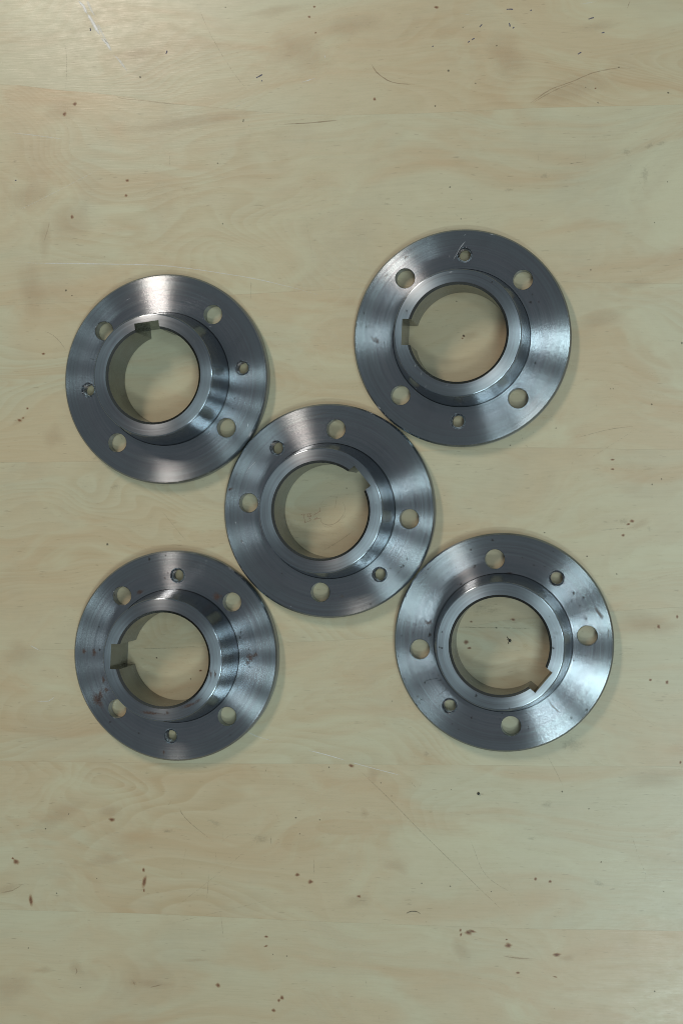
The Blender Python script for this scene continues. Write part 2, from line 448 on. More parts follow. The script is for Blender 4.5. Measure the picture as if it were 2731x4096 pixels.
# peach-coloured swirls of figure in the veneer
mk = Marks()
for i, ((u, v), ru, rv, a) in enumerate([
        (q1(290, 500), 90, 50, 0.1), (q1(340, 1010), 95, 80, 0.3), (q1(640, 245), 130, 30, 0.0), (q1(1380, 240), 150, 110, -0.2),
        (q1(1260, 50), 120, 28, 0.1), (q1(210, 1090), 40, 110, -0.1), (q1(120, 900), 130, 60, 0.2), (q1(900, 560), 330, 34, 0.08),
        (q2(60, 110), 150, 60, 0.1), (q2(760, 260), 90, 110, 0.4), (q2(1040, 420), 190, 60, 0.3), (q2(1180, 120), 120, 28, 0.1),
        (q3(500, 280), 60, 40, 0.1), (q3(480, 510), 120, 26, 0.25), (q3(60, 1090), 110, 70, 0.1), (q3(30, 640), 90, 26, 0.25),
        (q3(350, 1000), 60, 32, -0.6), (q3(210, 1010), 60, 18, 0.2), (q3(700, 1075), 110, 22, 0.0), (q3(900, 965), 80, 9, 0.05), (q3(615, 1068), 20, 22, 0.9),
        (q3(280, 300), 160, 50, 0.5), (q4(545, 920), 40, 62, 0.1), (q4(810, 955), 70, 9, -0.1), (q4(1040, 955), 40, 16, 0.1),
        (q4(250, 530), 70, 34, -0.2), (q4(110, 290), 26, 22, -0.6), (q4(150, 110), 34, 40, 0.2), (q4(1430, 130), 140, 50, 0.1),
        (q4(80, 690), 70, 40, 0.1), (q6(280, 160), 90, 26, 0.1), (q6(130, 330), 120, 40, 0.3), (q6(300, 1290), 60, 20, 0.4),
        (q6(330, 1760), 150, 60, -0.1), (q5(250, 880), 60, 60, 0.3), (q5(100, 1900), 100, 70, 0.2), (q5(150, 200), 70, 130, 0.2),
        (gBR(860, 650), 40, 20, 0.1), (gTR(830, 770), 50, 24, 0.2), (q5(94, 801), 40, 16, 0.5)]):
    mk.blob(at(u, v), ru * PX, rv * PX, a, 0.0, 0.9, 0.45, 100 + i)
mk.build('grain_figure', M_HALO, table, True, (0, 0, ZM))

def lines(name, mat, items, w, zoff, peak=0.8, jit=0.0):
    for i, (fn, pts, *k) in enumerate(items):
        m_ = Marks()
        kk = k[0] if k else 1.0
        m_.line([at(*fn(*p)) for p in pts], w * PX * (0.7 + 0.3 * kk), 0.0, min(1, peak * kk), True, jit, i)
        m_.build(name, mat, table, origin=(0, 0, zoff))

FULL = g(0, 0, 1568 / 2731)
lines('scratch', M_SCRATCH, [
    (q1, [(900, 0), (940, 100), (990, 200), (1040, 285), (1100, 370), (1160, 435)], 0.7),
    (q1, [(297, 190), (308, 270), (303, 435)], 0.8), (q1, [(303, 450), (308, 560), (335, 740), (350, 830)], 0.4),
    (q1, [(778, 680), (782, 790)], 0.6), (q1, [(745, 835), (690, 880), (640, 920)], 0.6), (q1, [(815, 840), (880, 910)], 0.6),
    (q1, [(330, 555), (355, 568)], 0.8), (q1, [(430, 575), (460, 610)], 0.8), (q1, [(1400, 990), (1420, 1100), (1440, 1200)], 0.5),
    (q2, [(905, 705), (900, 745)], 0.8), (q2, [(1030, 755), (1080, 747), (1125, 742)], 1.0), (q2, [(1118, 690), (1118, 740)], 0.7),
    (q2, [(1300, 720), (1350, 800), (1400, 900)], 0.4), (q2, [(1500, 200), (1568, 310)], 0.4), (q2, [(510, 970), (548, 1005)], 0.8),
    (q3, [(820, 255), (835, 290), (880, 340), (980, 420)], 1.0), (q3, [(765, 265), (790, 230)], 0.9),
    (q3, [(862, 420), (845, 500), (832, 590)], 0.5), (q3, [(990, 450), (995, 540)], 0.8), (q3, [(960, 545), (955, 640), (948, 690)], 0.9),
    (q3, [(1185, 415), (1000, 570), (790, 735)], 0.6), (q3, [(1245, 375), (1245, 450)], 1.0), (q3, [(1012, 740), (1020, 800), (1027, 870)], 0.8),
    (q3, [(750, 805), (1000, 745), (1260, 685)], 0.6), (q3, [(1440, 480), (1442, 590)], 0.7), (q3, [(1022, 365), (1022, 420)], 1.0),
    (q3, [(1230, 70), (1213, 115)], 0.9), (q3, [(1010, 435), (1050, 395), (1140, 385), (1235, 410)], 0.6), (q3, [(1255, 270), (1290, 340)], 0.7),
    (q3, [(1240, 430), (1390, 437)], 0.5), (q3, [(20, 110), (80, 60)], 0.6), (q3, [(1360, 250), (1430, 205)], 0.5),
    (q4, [(60, 70), (220, 225), (380, 390), (540, 545), (700, 700), (800, 790)], 1.0),
    (q4, [(583, 395), (610, 460), (640, 540), (690, 600), (790, 660)], 0.8), (q4, [(930, 0), (985, 100), (1025, 185)], 0.8),
    (q4, [(305, 130), (348, 180)], 0.8), (q4, [(1320, 370), (1340, 420), (1370, 510), (1395, 570), (1385, 620)], 0.6),
    (q4, [(110, 1045), (118, 1095)], 0.8), (q4, [(172, 1210), (176, 1258)], 0.9), (q4, [(1315, 1160), (1390, 1230)], 0.6),
    (q4, [(1105, 850), (1145, 880)], 0.8), (q4, [(700, 500), (745, 570), (830, 740)], 0.4), (q4, [(640, 755), (760, 860)], 0.5),
    (q4, [(355, 95), (372, 185)], 0.5), (q4, [(1250, 430), (1400, 395), (1568, 370)], 0.45), (q4, [(180, 60), (188, 0)], 0.6),
    (q6, [(0, 885), (130, 850), (220, 835), (290, 828)], 0.9), (q6, [(300, 80), (315, 140)], 0.7), (q6, [(130, 1315), (295, 1305)], 0.8),
    (q6, [(370, 1770), (378, 1800)], 0.8), (q6, [(310, 1565), (400, 1540), (507, 1500)], 0.5), (q6, [(130, 2095), (250, 2150), (400, 2260)], 0.5),
    (q6, [(180, 1710), (205, 1683)], 0.7), (q6, [(30, 760), (100, 735)], 0.6), (q6, [(410, 430), (507, 420)], 0.5), (q6, [(98, 710), (98, 745)], 0.6),
    (q5, [(205, 380), (250, 400), (290, 440), (322, 488)], 1.0), (q5, [(80, 1355), (135, 1385)], 0.7), (q5, [(150, 2150), (100, 2240)], 0.5),
    (FULL, [(370, 1170), (400, 1208), (430, 1245)], 0.9), (FULL, [(1350, 1055), (1460, 985)], 0.6), (FULL, [(1315, 1050), (1310, 1085)], 0.7),
    (gC, [(700, 1100), (850, 1010), (960, 930)], 0.9), (gBL, [(520, 757), (700, 755), (950, 738)], 0.8), (gBL, [(860, 655), (858, 730)], 0.7),
    (gBR, [(470, 699), (740, 702), (1000, 708)], 1.0), (gBR, [(640, 655), (790, 665)], 0.6), (gTR, [(560, 740), (720, 690), (860, 650)], 0.5),
    (gTL, [(1368, 85), (1366, 180), (1362, 260)], 0.8), (gTL, [(450, 1185), (480, 1230)], 0.9), (gBR, [(960, 900), (958, 1000)], 0.6),
    (gTR, [(1165, 1410), (1190, 1495)], 0.8), (gTR, [(1250, 1390), (1255, 1440)], 0.5), (gTR, [(1190, 1495), (1230, 1520)], 0.8)],
    3.2, ZM * 2, 0.58, 0.00012)
lines('scratch', M_WHITE, [
    (q1, [(45, 1198), (160, 1208), (400, 1211), (700, 1217), (860, 1232), (1020, 1255), (1180, 1282), (1360, 1325), (1480, 1360)], 0.75),
    (q1, [(1380, 380), (1450, 358)], 0.9), (q1, [(50, 610), (150, 620), (300, 640)], 0.55), (q1, [(1060, 500), (1140, 465)], 0.5),
    (q1, [(60, 980), (250, 885), (460, 775)], 0.35), (q1, [(1490, 250), (1492, 270)], 0.9), (q2, [(1090, 20), (1170, 8)], 0.7),
    (q3, [(1410, 0), (1500, 22), (1600, 52)], 0.9), (q4, [(40, 55), (150, 85), (280, 118)], 0.8), (q5, [(135, 1855), (200, 1890)], 0.8),
    (q5, [(160, 2120), (230, 2122), (262, 2095)], 0.6), (gBL, [(1240, 1320), (1330, 1365), (1480, 1410)], 0.6), (q2, [(540, 60), (620, 75)], 0.4)],
    4.5, ZM * 2.4, 0.75, 0.0001)
lines('scratch', M_WHITE, [  # broken streaks at upper left: scratches with their white glints painted into the colour
    (q1, [(360, 0), (385, 30), (402, 65)], 1.0), (q1, [(400, 0), (412, 30), (440, 80)], 0.5), (q1, [(402, 60), (425, 100), (462, 162)], 1.0),
    (q1, [(465, 170), (492, 200), (512, 235)], 0.8), (q1, [(520, 250), (560, 290), (588, 332)], 0.5), (q1, [(440, 95), (480, 170), (500, 205)], 0.5)],
    13.0, ZM * 2.8, 1.0, 0.0004)
lines('grain_crack', M_CRACK, [
    (q1, [(1285, 571), (1400, 566), (1470, 560), (1560, 551)], 1.0), (q2, [(138, 293), (160, 330), (210, 368), (260, 383), (335, 388)], 1.0),
    (q2, [(850, 485), (900, 450), (960, 410), (1070, 370), (1150, 335), (1270, 312), (1340, 318)], 0.75),
    (q2, [(870, 478), (930, 440), (1000, 405), (1080, 375)], 0.5), (q3, [(345, 995), (355, 1015), (345, 1035)], 0.9),
    (q3, [(612, 1060), (622, 1082)], 0.9), (q3, [(690, 1090), (712, 1085), (745, 1077)], 0.8), (q2, [(1310, 40), (1325, 0)], 0.8),
    (q1, [(540, 440), (560, 452), (680, 465), (830, 482)], 0.6), (q1, [(200, 1120), (222, 1050), (228, 1020)], 0.5),
    (q3, [(0, 655), (60, 645), (110, 612)], 0.6), (q4, [(735, 945), (800, 955), (880, 958)], 0.7), (gTL, [(1370, 1245), (1420, 1210)], 0.4)],
    5.0, ZM * 2.2, 0.7)

mk = Marks()
for i, (p, r_) in enumerate([(q1(1118, 551), 5), (q1(1117, 558), 4), (q1(1000, 750), 4), (q1(1023, 1028), 4), (q1(1036, 34), 4), (q1(645, 354), 6),
        (q2(1272, 309), 4), (q2(430, 487), 5), (q2(615, 383), 4), (q2(712, 210), 4), (q2(557, 126), 3), (q2(491, 325), 6), (q2(1120, 401), 3),
        (q2(1176, 472), 4), (q2(1498, 426), 6), (q2(498, 859), 5), (q2(597, 917), 3), (q2(548, 1005), 4), (q2(1436, 1022), 3), (q2(1495, 835), 3),
        (q4(181, 151), 4), (q4(504, 182), 3), (q4(230, 211), 3), (q4(1135, 270), 4), (q4(1191, 514), 4), (q4(368, 612), 4), (q4(499, 625), 4),
        (q4(687, 650), 3), (q4(1012, 191), 5), (q4(1436, 1108), 4), (q4(1478, 650), 3), (q3(1358, 311), 5), (q3(1468, 320), 4), (q3(1376, 385), 4),
        (q3(317, 294), 4), (q3(210, 361), 5), (q3(262, 658), 4), (q3(446, 590), 3), (q3(132, 909), 4), (q3(370, 1090), 3), (q3(1254, 938), 3),
        (q3(1317, 946), 4), (q3(1511, 79), 4), (FULL(247, 1250), 7), (q5(312, 190), 6), (q5(340, 215), 4), (q6(72, 94), 4), (q6(165, 653), 3),
        (q6(177, 653), 3), (q6(358, 726), 4), (q6(404, 1077), 4), (q6(360, 1103), 4), (q6(54, 1441), 4), (q6(193, 1524), 4), (q6(500, 437), 6),
        (gTR(742, 543), 4), (gTR(790, 772), 6), (gBR(740, 702), 5), (gC(897, 652), 4), (gBL(642, 821), 4), (gBL(876, 968), 4), (gTR(1405, 1388), 4),
        (gTR(1100, 1503), 4), (gBR(1345, 225), 4), (gBR(1062, 67), 4), (FULL(240, 590), 3), (FULL(900, 1610), 3)]):
    mk.blob(at(*p), r_ * 0.85 * PX, r_ * 0.75 * PX, rnd.uniform(0, 3), 0.0, 1.0, 0.4, 300 + i)
for i in range(24):                                    # dust and pin-prick dirt nobody could count
    u, v = rnd.uniform(0, W_PX), rnd.uniform(0, H_PX)
    mk.blob(at(u, v), rnd.uniform(1.2, 2.6) * PX, rnd.uniform(1.0, 2.0) * PX, rnd.uniform(0, 3), 0.0, rnd.uniform(0.15, 0.5), 0.3, 600 + i)
mk.build('specks', M_SPECK, table, True, (0, 0, ZM * 3))

mk = Marks()
for i, (p, ru, rv) in enumerate([(q2(1310, 700), 26, 18), (q2(1410, 672), 22, 14), (q2(1470, 655), 26, 10), (q3(1200, 412), 50, 22), (q3(770, 372), 34, 12),
        (q6(225, 1276), 24, 16), (q6(190, 1274), 14, 6), (q6(345, 1312), 13, 11), (q6(140, 1279), 12, 6), (gTL(280, 1348), 14, 8), (q2(1390, 800), 18, 40),
        (q2(930, 810), 26, 14), (q2(770, 872), 30, 9), (gTL(420, 1545), 30, 22), (q5(320, 640), 24, 34), (gBR(1250, 1480), 70, 40), (q4(870, 407), 22, 8),
        (gBR(640, 565), 60, 22), (gBR(720, 585), 40, 18), (q4(390, 15), 16, 14), (gBR(1195, 1495), 20, 16), (q4(940, 250), 30, 16), (q3(990, 335), 40, 14),
        (FULL(1280, 1605), 60, 40), (q2(210, 937), 24, 6), (q1(155, 760), 14, 4), (q1(70, 740), 18, 10), (gC(600, 600), 14, 4), (q4(1180, 610), 30, 14)]):
    mk.blob(at(*p), ru * PX, rv * PX, rnd.uniform(-0.3, 0.3), 0.0, 0.72, 0.5, 400 + i)
mk.build('smudges', M_SMUDGE, table, True, (0, 0, ZM * 1.2))

mk = Marks()
for a, b in [((757, 43), (787, 43)), ((866, 50), (873, 46)), ((1133, 88), (1158, 81)), ((769, 106), (773, 123)), ((598, 183), (610, 176)), ((634, 124), (645, 112)),
             ((785, 131), (792, 124)), ((1084, 249), (1100, 240)), ((416, 214), (422, 213)), ((580, 195), (588, 189)), ((1193, 152), (1206, 149))]:
    mk.line([at(*q2(*a)), at(*q2((a[0] + b[0]) / 2 + 1, (a[1] + b[1]) / 2 - 1)), at(*q2(*b))], 5 * PX, 0.0, 1.0, False)
for a, b in [((763, 248), (768, 232)), ((1177, 357), (1205, 342)), ((70, 829), (77, 827)), ((1200, 372), (1205, 370)), ((415, 128), (417, 142))]:
    mk.line([at(*q1(*a)), at(*q1((a[0] + b[0]) / 2 + 1, (a[1] + b[1]) / 2)), at(*q1(*b))], 6 * PX, 0.0, 0.9, False)
mk.build('blue_pen_marks', M_BLUE, table, True, (0, 0, ZM * 3.3))

# little red and brown pen sketch of a shaft and circle, inside the middle flange
mk = Marks()
for pts, w_ in [([(285, 828), (312, 826)], 2.2), ([(330, 818), (400, 815), (500, 806)], 1.5), ([(335, 820), (350, 900), (360, 950), (368, 1000)], 1.8), ([(350, 1006), (400, 990)], 1.8),
        ([(425, 822), (420, 860), (450, 878), (488, 862), (480, 838), (462, 830)], 2.2), ([(447, 925), (460, 905), (482, 925), (478, 950)], 2.2), ([(455, 950), (472, 952)], 1.5),
        ([(572, 788), (575, 800)], 2.6), ([(552, 838), (600, 805), (640, 785), (680, 758)], 1.6), ([(680, 762), (672, 720), (675, 680)], 1.6),
        ([(570, 905), (590, 915), (612, 900), (605, 885)], 2.0), ([(555, 932), (610, 918), (680, 900)], 1.5), ([(395, 980), (470, 960)], 1.0)]:
    mk.line([at(*gINK(*p)) for p in pts], w_ * 1.5 * PX, 0.0, 0.85, False)
mk.build('red_pen_sketch', M_RED, table, origin=(0, 0, ZM * 3.3))
mk = Marks()
for pts, w_, pk in [([(830, 468), (880, 455), (960, 455), (1030, 462)], 1.4, 0.7), ([(1030, 465), (1010, 560), (995, 690)], 1.5, 0.8), ([(690, 640), (710, 590), (755, 525)], 1.2, 0.5),
        ([(686, 900), (705, 975), (760, 1022), (850, 1048), (950, 1030), (1035, 985), (1110, 910), (1170, 820)], 1.8, 0.85),
        ([(730, 1035), (790, 1080), (850, 1092), (930, 1065)], 1.3, 0.6), ([(1210, 810), (1200, 855), (1130, 930)], 1.3, 0.6), ([(1150, 570), (1190, 640), (1200, 740), (1178, 800)], 1.4, 0.7),
        ([(1065, 360), (1030, 470)], 1.0, 0.5), ([(895, 140), (940, 108), (1000, 112), (1060, 140)], 1.0, 0.45)]:
    mk.line([at(*gINK(*p)) for p in pts], w_ * 1.6 * PX, 0.0, pk, False)
mk.build('brown_pen_circle', M_BROWNINK, table, origin=(0, 0, ZM * 3.4))

# ------------------------------------------------------------------ the flange
R, T, HH, CH = 0.080, 0.0103, 0.0407, 0.00117
RBORE, CB = 0.0348, 0.0018
R_TOP, R_SH, R_BASE = 0.0447, 0.0458, 0.0506
R_SEAT = 0.05092
BOLT_R, BIG, SMALL = 0.0612, 0.00722, 0.0050
KEY_W, KEY_R = 0.0188, 0.0400
SEG = 256

def circle(r, n, cx=0.0, cy=0.0):
    return [Vector((cx + r * cos(2 * pi * i / n), cy + r * sin(2 * pi * i / n))) for i in range(n)]

def fill(bm, loops, z, up=True):
    """face between closed loops (first is the outline, the rest are holes); returns bm verts by loop"""
    pts, edges, start = [], [], []
    for lp in loops:
        s = len(pts)
        start.append(s)
        pts += lp
        edges += [(s + i, s + (i + 1) % len(lp)) for i in range(len(lp))]
    vo, eo, fo, ov, oe, of = delaunay_2d_cdt(pts, edges, [], 0, 1e-7)
    # keep faces outside the holes
    vs = [bm.verts.new((p.x, p.y, z)) for p in vo]
    back = {}
    for i, src in enumerate(ov):
        for s in src:
            back[s] = vs[i]
    for f in fo:
        c = sum((vo[i] for i in f), Vector((0, 0))) / len(f)
        bad = not inside(c, loops[0]) or any(inside(c, h) for h in loops[1:])
        if bad:
            continue
        try:
            bm.faces.new([vs[i] for i in (f if up else reversed(f))])
        except ValueError:
            pass
    return [[back[start[k] + i] for i in range(len(lp))] for k, lp in enumerate(loops)]

def inside(p, poly):
    c = False
    j = len(poly) - 1
    for i in range(len(poly)):
        a, b = poly[i], poly[j]
        if (a.y > p.y) != (b.y > p.y) and p.x < (b.x - a.x) * (p.y - a.y) / (b.y - a.y) + a.x:
            c = not c
        j = i
    return c

def ring(bm, pts, z):
    return [bm.verts.new((p.x, p.y, z)) for p in pts]

def bridge(bm, a, b):
    n = len(a)
    for i in range(n):
        j = (i + 1) % n
        bm.faces.new((a[i], a[j], b[j], b[i]))

def finish(bm, name, sharp=28):
    bmesh.ops.recalc_face_normals(bm, faces=bm.faces[:])
    me = bpy.data.meshes.new(name)
    bm.to_mesh(me)
    bm.free()
    me.polygons.foreach_set('use_smooth', [True] * len(me.polygons))
    for p in me.polygons:                      # turned end faces are dead flat: no shading bleeds over their rims
        if abs(p.normal.z) > 0.9999:
            p.use_smooth = False
    me.set_sharp_from_angle(angle=radians(sharp))
    return me

HOLES = [(radians(a), BIG, 72, 0.0003) for a in (45, 135, 225, 315)] + [(radians(a), SMALL + 0.0001, 56, 0.0007) for a in (90, 270)]
def hole_loop(a, r, n):
    return circle(r, n, BOLT_R * cos(a), BOLT_R * sin(a))

def disc_mesh():
    bm = bmesh.new()
    tops = [circle(R - CH, SEG), circle(R_SEAT, SEG)] + [hole_loop(a, r + c, n) for a, r, n, c in HOLES]
    bots = [circle(R - CH * 0.6, SEG), circle(R_SEAT, SEG)] + [hole_loop(a, r + 0.0003, n) for a, r, n, c in HOLES]
    tv = fill(bm, tops, T, True)
    bv = fill(bm, bots, 0.0003, False)
    e0 = ring(bm, circle(R - CH * 0.93, SEG), T - CH * 0.12)
    e1 = ring(bm, circle(R - CH * 0.08, SEG), T - CH * 0.92)
    e2 = ring(bm, circle(R, SEG), T - CH * 1.1)
    e3 = ring(bm, circle(R, SEG), 0.0003 + CH * 0.7)
    for a, b in ((tv[0], e0), (e0, e1), (e1, e2), (e2, e3), (e3, bv[0])):
        bridge(bm, a, b)
    g1 = ring(bm, circle(R_SEAT - 0.0001, SEG), T - 0.0004)
    bridge(bm, tv[1], g1)
    bridge(bm, g1, bv[1])
    for k, (a, r, n, c) in enumerate(HOLES):
        w1 = ring(bm, hole_loop(a, r, n), T - c)
        w2 = ring(bm, hole_loop(a, r, n), 0.0006)
        bridge(bm, tv[2 + k], w1)
        bridge(bm, w1, w2)
        bridge(bm, w2, bv[2 + k])
    return finish(bm, 'disc')

def bore_loop(r, n=220):
    """bore outline with the square keyway on the +x side"""
    hw = KEY_W / 2
    a0 = math.asin(hw / r)
    pts = []
    for i in range(n + 1):
        a = a0 + (2 * pi - 2 * a0) * i / n
        pts.append(Vector((r * cos(a), r * sin(a))))
    # walls of the keyway: out along one side, across the back, and home
    pts += [Vector((KEY_R, -hw)), Vector((KEY_R, -hw * 0.33)), Vector((KEY_R, hw * 0.33)), Vector((KEY_R, hw))]
    return pts

def hub_mesh():
    bm = bmesh.new()
    tv = fill(bm, [circle(R_TOP, SEG), bore_loop(RBORE + CB)], HH, True)
    prof = [(R_TOP + 0.0011 * sin(radians(a)), HH - 0.0011 + 0.0011 * cos(radians(a))) for a in (18, 36, 54, 72, 86)] + [(R_SH, HH - 0.0014),
            (R_SH + (R_BASE - R_SH) * 0.25, HH - 0.0014 - (HH - 0.0014 - T) * 0.30),
            (R_SH + (R_BASE - R_SH) * 0.60, HH - 0.0014 - (HH - 0.0014 - T) * 0.66), (R_BASE, T - 0.0001),
            (R_BASE, 0.0004), (R_BASE - 0.0004, 0.0)]
    prev = tv[0]
    for r, z in prof:
        c = ring(bm, circle(r, SEG), z)
        bridge(bm, prev, c)
        prev = c
    b0 = ring(bm, bore_loop(RBORE + CB * 0.94), HH - CB * 0.06)
    b1 = ring(bm, bore_loop(RBORE), HH - CB)
    b2 = ring(bm, bore_loop(RBORE), 0.0008)
    bridge(bm, tv[1], b0); bridge(bm, b0, b1); bridge(bm, b1, b2)
    bot = fill(bm, [circle(R_BASE - 0.0004, SEG), bore_loop(RBORE + 0.0008)], 0.0, False)
    bridge(bm, b2, bot[1])
    for a, b in zip(prev, bot[0]):
        pass
    bmesh.ops.remove_doubles(bm, verts=bm.verts[:], dist=1e-7)
    for f in bm.faces:
        f.material_index = 0
        if all(v.co.z > HH - 1e-6 for v in f.verts):
            f.material_index = 1
        elif all(v.co.to_2d().length < KEY_R * 1.05 and 1e-4 < v.co.z < HH - CB * 0.03 for v in f.verts) and (
                max(v.co.z for v in f.verts) - min(v.co.z for v in f.verts) > 0.0012):
            f.material_index = 2
    return finish(bm, 'hub', 24)

def thread_mesh():
    bm = bmesh.new()
    n, per, pitch = 40, 8, 0.0015
    z0, z1 = 0.0008, T - 0.0008
    m = int((z1 - z0) / pitch * per)
    prev = None
    for k in range(m + 1):
        z = z0 + (z1 - z0) * k / m
        vs = []
        for i in range(n):
            a = 2 * pi * i / n
            ph = (z / pitch - i / n) % 1.0
            tri = 1 - abs(2 * ph - 1)
            r = SMALL - 0.00065 * tri
            vs.append(bm.verts.new((r * cos(a), r * sin(a), z)))
        if prev:
            bridge(bm, prev, vs)
        prev = vs
    me = finish(bm, 'threaded_hole', 60)
    return me

ME_DISC, ME_HUB, ME_THREAD = disc_mesh(), hub_mesh(), thread_mesh()
ME_DISC.materials.append(M_FACE)
ME_HUB.materials.append(M_HUB)
ME_HUB.materials.append(M_END)
ME_HUB.materials.append(M_BORE)
ME_THREAD.materials.append(M_THREAD)

FLANGES = [
    ((-0.32603, 0.10330), 97.0, 'steel flange at upper left with keyway notch at the top of its bore', gTL),
    ((-0.10028, 0.12983), 177.7, 'bright steel flange at upper right with keyway notch on the left of its bore', gTR),
    ((-0.19968, 0.00281), 39.4, 'middle steel flange with a faint red pen sketch on the wood inside its bore', gC),
    ((-0.31854, -0.10742), 177.5, 'dull dark steel flange at lower left with brown rust stains', gBL),
    ((-0.06996, -0.09354), -39.5, 'pitted steel flange at lower right with keyway notch at lower right of its bore', gBR),
]
discs, hubs = [], []
proto = None
for (x, y), rot, label, fn in FLANGES:
    if proto is None:
        f = bpy.data.objects.new('steel_flange', None)
        f.empty_display_size = 0.02
        COL.objects.link(f)
        d = link('disc', ME_DISC, None, f)
        h = link('hub', ME_HUB, None, f)
        th = []
        for s in (1, -1):
            th.append(link('threaded_hole', ME_THREAD, None, d, (0, s * BOLT_R, 0)))
        proto = (f, d, h, th)
    else:
        f = proto[0].copy(); COL.objects.link(f)
        d = proto[1].copy(); COL.objects.link(d); d.parent = f
        h = proto[2].copy(); COL.objects.link(h); h.parent = f
        for t0 in proto[3]:
            t1 = t0.copy(); COL.objects.link(t1); t1.parent = d
    f.location = (x, y, 0.00025)
    f.rotation_euler = (0, 0, radians(rot))
    tag(f, label, 'flange', 'five steel hub flanges on the table')
    discs.append((f, d, h, fn, radians(rot)))

# ---- rust, pits and nicks: each belongs to the face it sits on
def local(i, p, z):
    f, d, h, fn, rot = discs[i]
    w_ = at(*fn(*p), z) - Vector((f.location.x, f.location.y, 0))
    c, s = cos(-rot), sin(-rot)
    return Vector((w_.x * c - w_.y * s, w_.x * s + w_.y * c))
FP = 1 / 5330.0 / 1.70      # metres per enlarged pixel of the flange crops

def stain(i, part, name, mat, blobs=(), strokes=(), stuff=False, peak=1.0):
    if name == 'scratch' and len(strokes) > 1:
        for st_ in strokes:
            stain(i, part, name, mat, (), [st_], False, peak)
        return
    f, d, h, fn, rot = discs[i]
    z = T if part == 'disc' else HH
    m_ = Marks()
    for k, (x, y, rx, ry, a) in enumerate(blobs):
        m_.blob(local(i, (x, y), z), rx * FP * 1.3, ry * FP * 1.3, radians(a) - rot, 0.0, peak, 0.55, 900 + 37 * i + k)
    for k, (pts, w_) in enumerate(strokes):
        m_.line([local(i, p, z) for p in pts], w_ * FP, 0.0, peak, True, 0.0, 50 * i + k)
    zz = (T if part == 'disc' else HH) + 0.00003
    return m_.build(name, mat, d if part == 'disc' else h, stuff, (0, 0, zz))

# lower left flange: rust
for b in [(525, 362, 28, 13, 20), (1060, 395, 28, 26, 0), (135, 775, 15, 16, 0), (205, 785, 15, 26, 0), (230, 1115, 50, 30, -50), (248, 1085, 18, 40, -10), (290, 1045, 15, 16, 0),
          (1292, 818, 26, 24, 30), (1275, 855, 15, 16, 0), (1330, 800, 12, 18, -20), (270, 975, 10, 26, 0), (690, 1480, 7, 16, 0), (700, 265, 8, 6, 0)]:
    stain(3, 'disc', 'rust_spot', M_RUST, [b])
for b in [(600, 1205, 75, 9, -4), (870, 1150, 62, 9, 22), (930, 1118, 26, 7, 32), (715, 1205, 12, 10, 0), (1015, 930, 8, 30, 5), (1048, 935, 7, 26, 5)]:
    stain(3, 'hub', 'rust_spot', M_RUST, [b])
stain(3, 'disc', 'pits', M_PIT, [(590, 133, 7, 11, 0), (703, 107, 6, 6, 0), (245, 765, 7, 8, 0), (240, 606, 6, 5, 0), (316, 1268, 6, 6, 0), (517, 1345, 6, 5, 0), (1153, 1359, 5, 5, 0),
      (1225, 640, 4, 12, 0), (1220, 680, 4, 8, 0), (720, 230, 5, 5, 0), (1282, 760, 4, 5, 0), (1285, 885, 6, 6, 0), (348, 383, 5, 6, 0)], stuff=True)
# lower right flange: pits and tan scrapes
stain(4, 'disc', 'scrape', M_SCRAPE, strokes=[([(1395, 560), (1425, 605), (1456, 652)], 30)])
stain(4, 'disc', 'scrape', M_SCRAPE, strokes=[([(1488, 700), (1490, 740), (1486, 775)], 8)])
stain(4, 'disc', 'scrape', M_SCRAPE, strokes=[([(1088, 1180), (1110, 1220), (1140, 1248), (1172, 1275)], 11)])
stain(4, 'disc', 'rust_spot', M_RUST, [(285, 668, 22, 15, 10), (270, 660, 8, 8, 0), (300, 660, 10, 9, 0)])
stain(4, 'disc', 'rust_spot', M_PIT, [(297, 748, 9, 13, 0), (290, 760, 5, 6, 0)])
stain(4, 'hub', 'rust_spot', M_SMUDGE, [(1138, 738, 22, 20, 0), (1130, 768, 10, 9, 0)])
stain(4, 'hub', 'rust_spot', M_PIT, [(1118, 838, 7, 9, 0), (606, 1155, 8, 9, 0), (378, 838, 8, 7, 0), (362, 832, 6, 6, 0), (380, 730, 6, 6, 0), (1095, 628, 4, 4, 0), (828, 1240, 5, 5, 0)])
pr = random.Random(44)
bl = [(715, 118, 8, 8, 0), (572, 182, 7, 6, 0), (598, 290, 7, 8, 0), (592, 300, 5, 4, 0), (505, 410, 8, 9, 0), (458, 358, 7, 4, 0), (1253, 470, 9, 9, 0), (1320, 500, 9, 6, 0), (1340, 640, 6, 10, 0),
      (1298, 605, 6, 6, 0), (1296, 555, 6, 5, 0), (1240, 1305, 7, 9, 0), (575, 1302, 6, 8, 0), (1345, 1250, 7, 12, 0), (1255, 922, 6, 6, 0), (780, 1272, 5, 5, 0), (915, 234, 4, 4, 0), (990, 285, 5, 4, 0),
      (285, 312, 5, 5, 0), (320, 578, 5, 4, 0), (830, 338, 24, 5, 4), (88, 893, 4, 4, 0), (264, 1068, 6, 6, 0), (215, 1160, 5, 8, 30), (240, 1180, 8, 5, 30), (370, 1052, 6, 5, 0), (108, 757, 4, 5, 0)]
for k in range(150):
    a = radians(pr.choice([pr.gauss(-25, 16), pr.gauss(30, 14), pr.gauss(215, 14), pr.uniform(0, 360), pr.gauss(150, 16)]))
    rr = pr.uniform(0.66, 0.985) * 735
    s_ = pr.uniform(1.8, 3.8)
    bl.append((792 + rr * cos(a), 800 - rr * sin(a), s_ * pr.uniform(0.8, 1.8), s_, pr.uniform(0, 180)))
stain(4, 'disc', 'pits', M_PIT, bl, stuff=True)
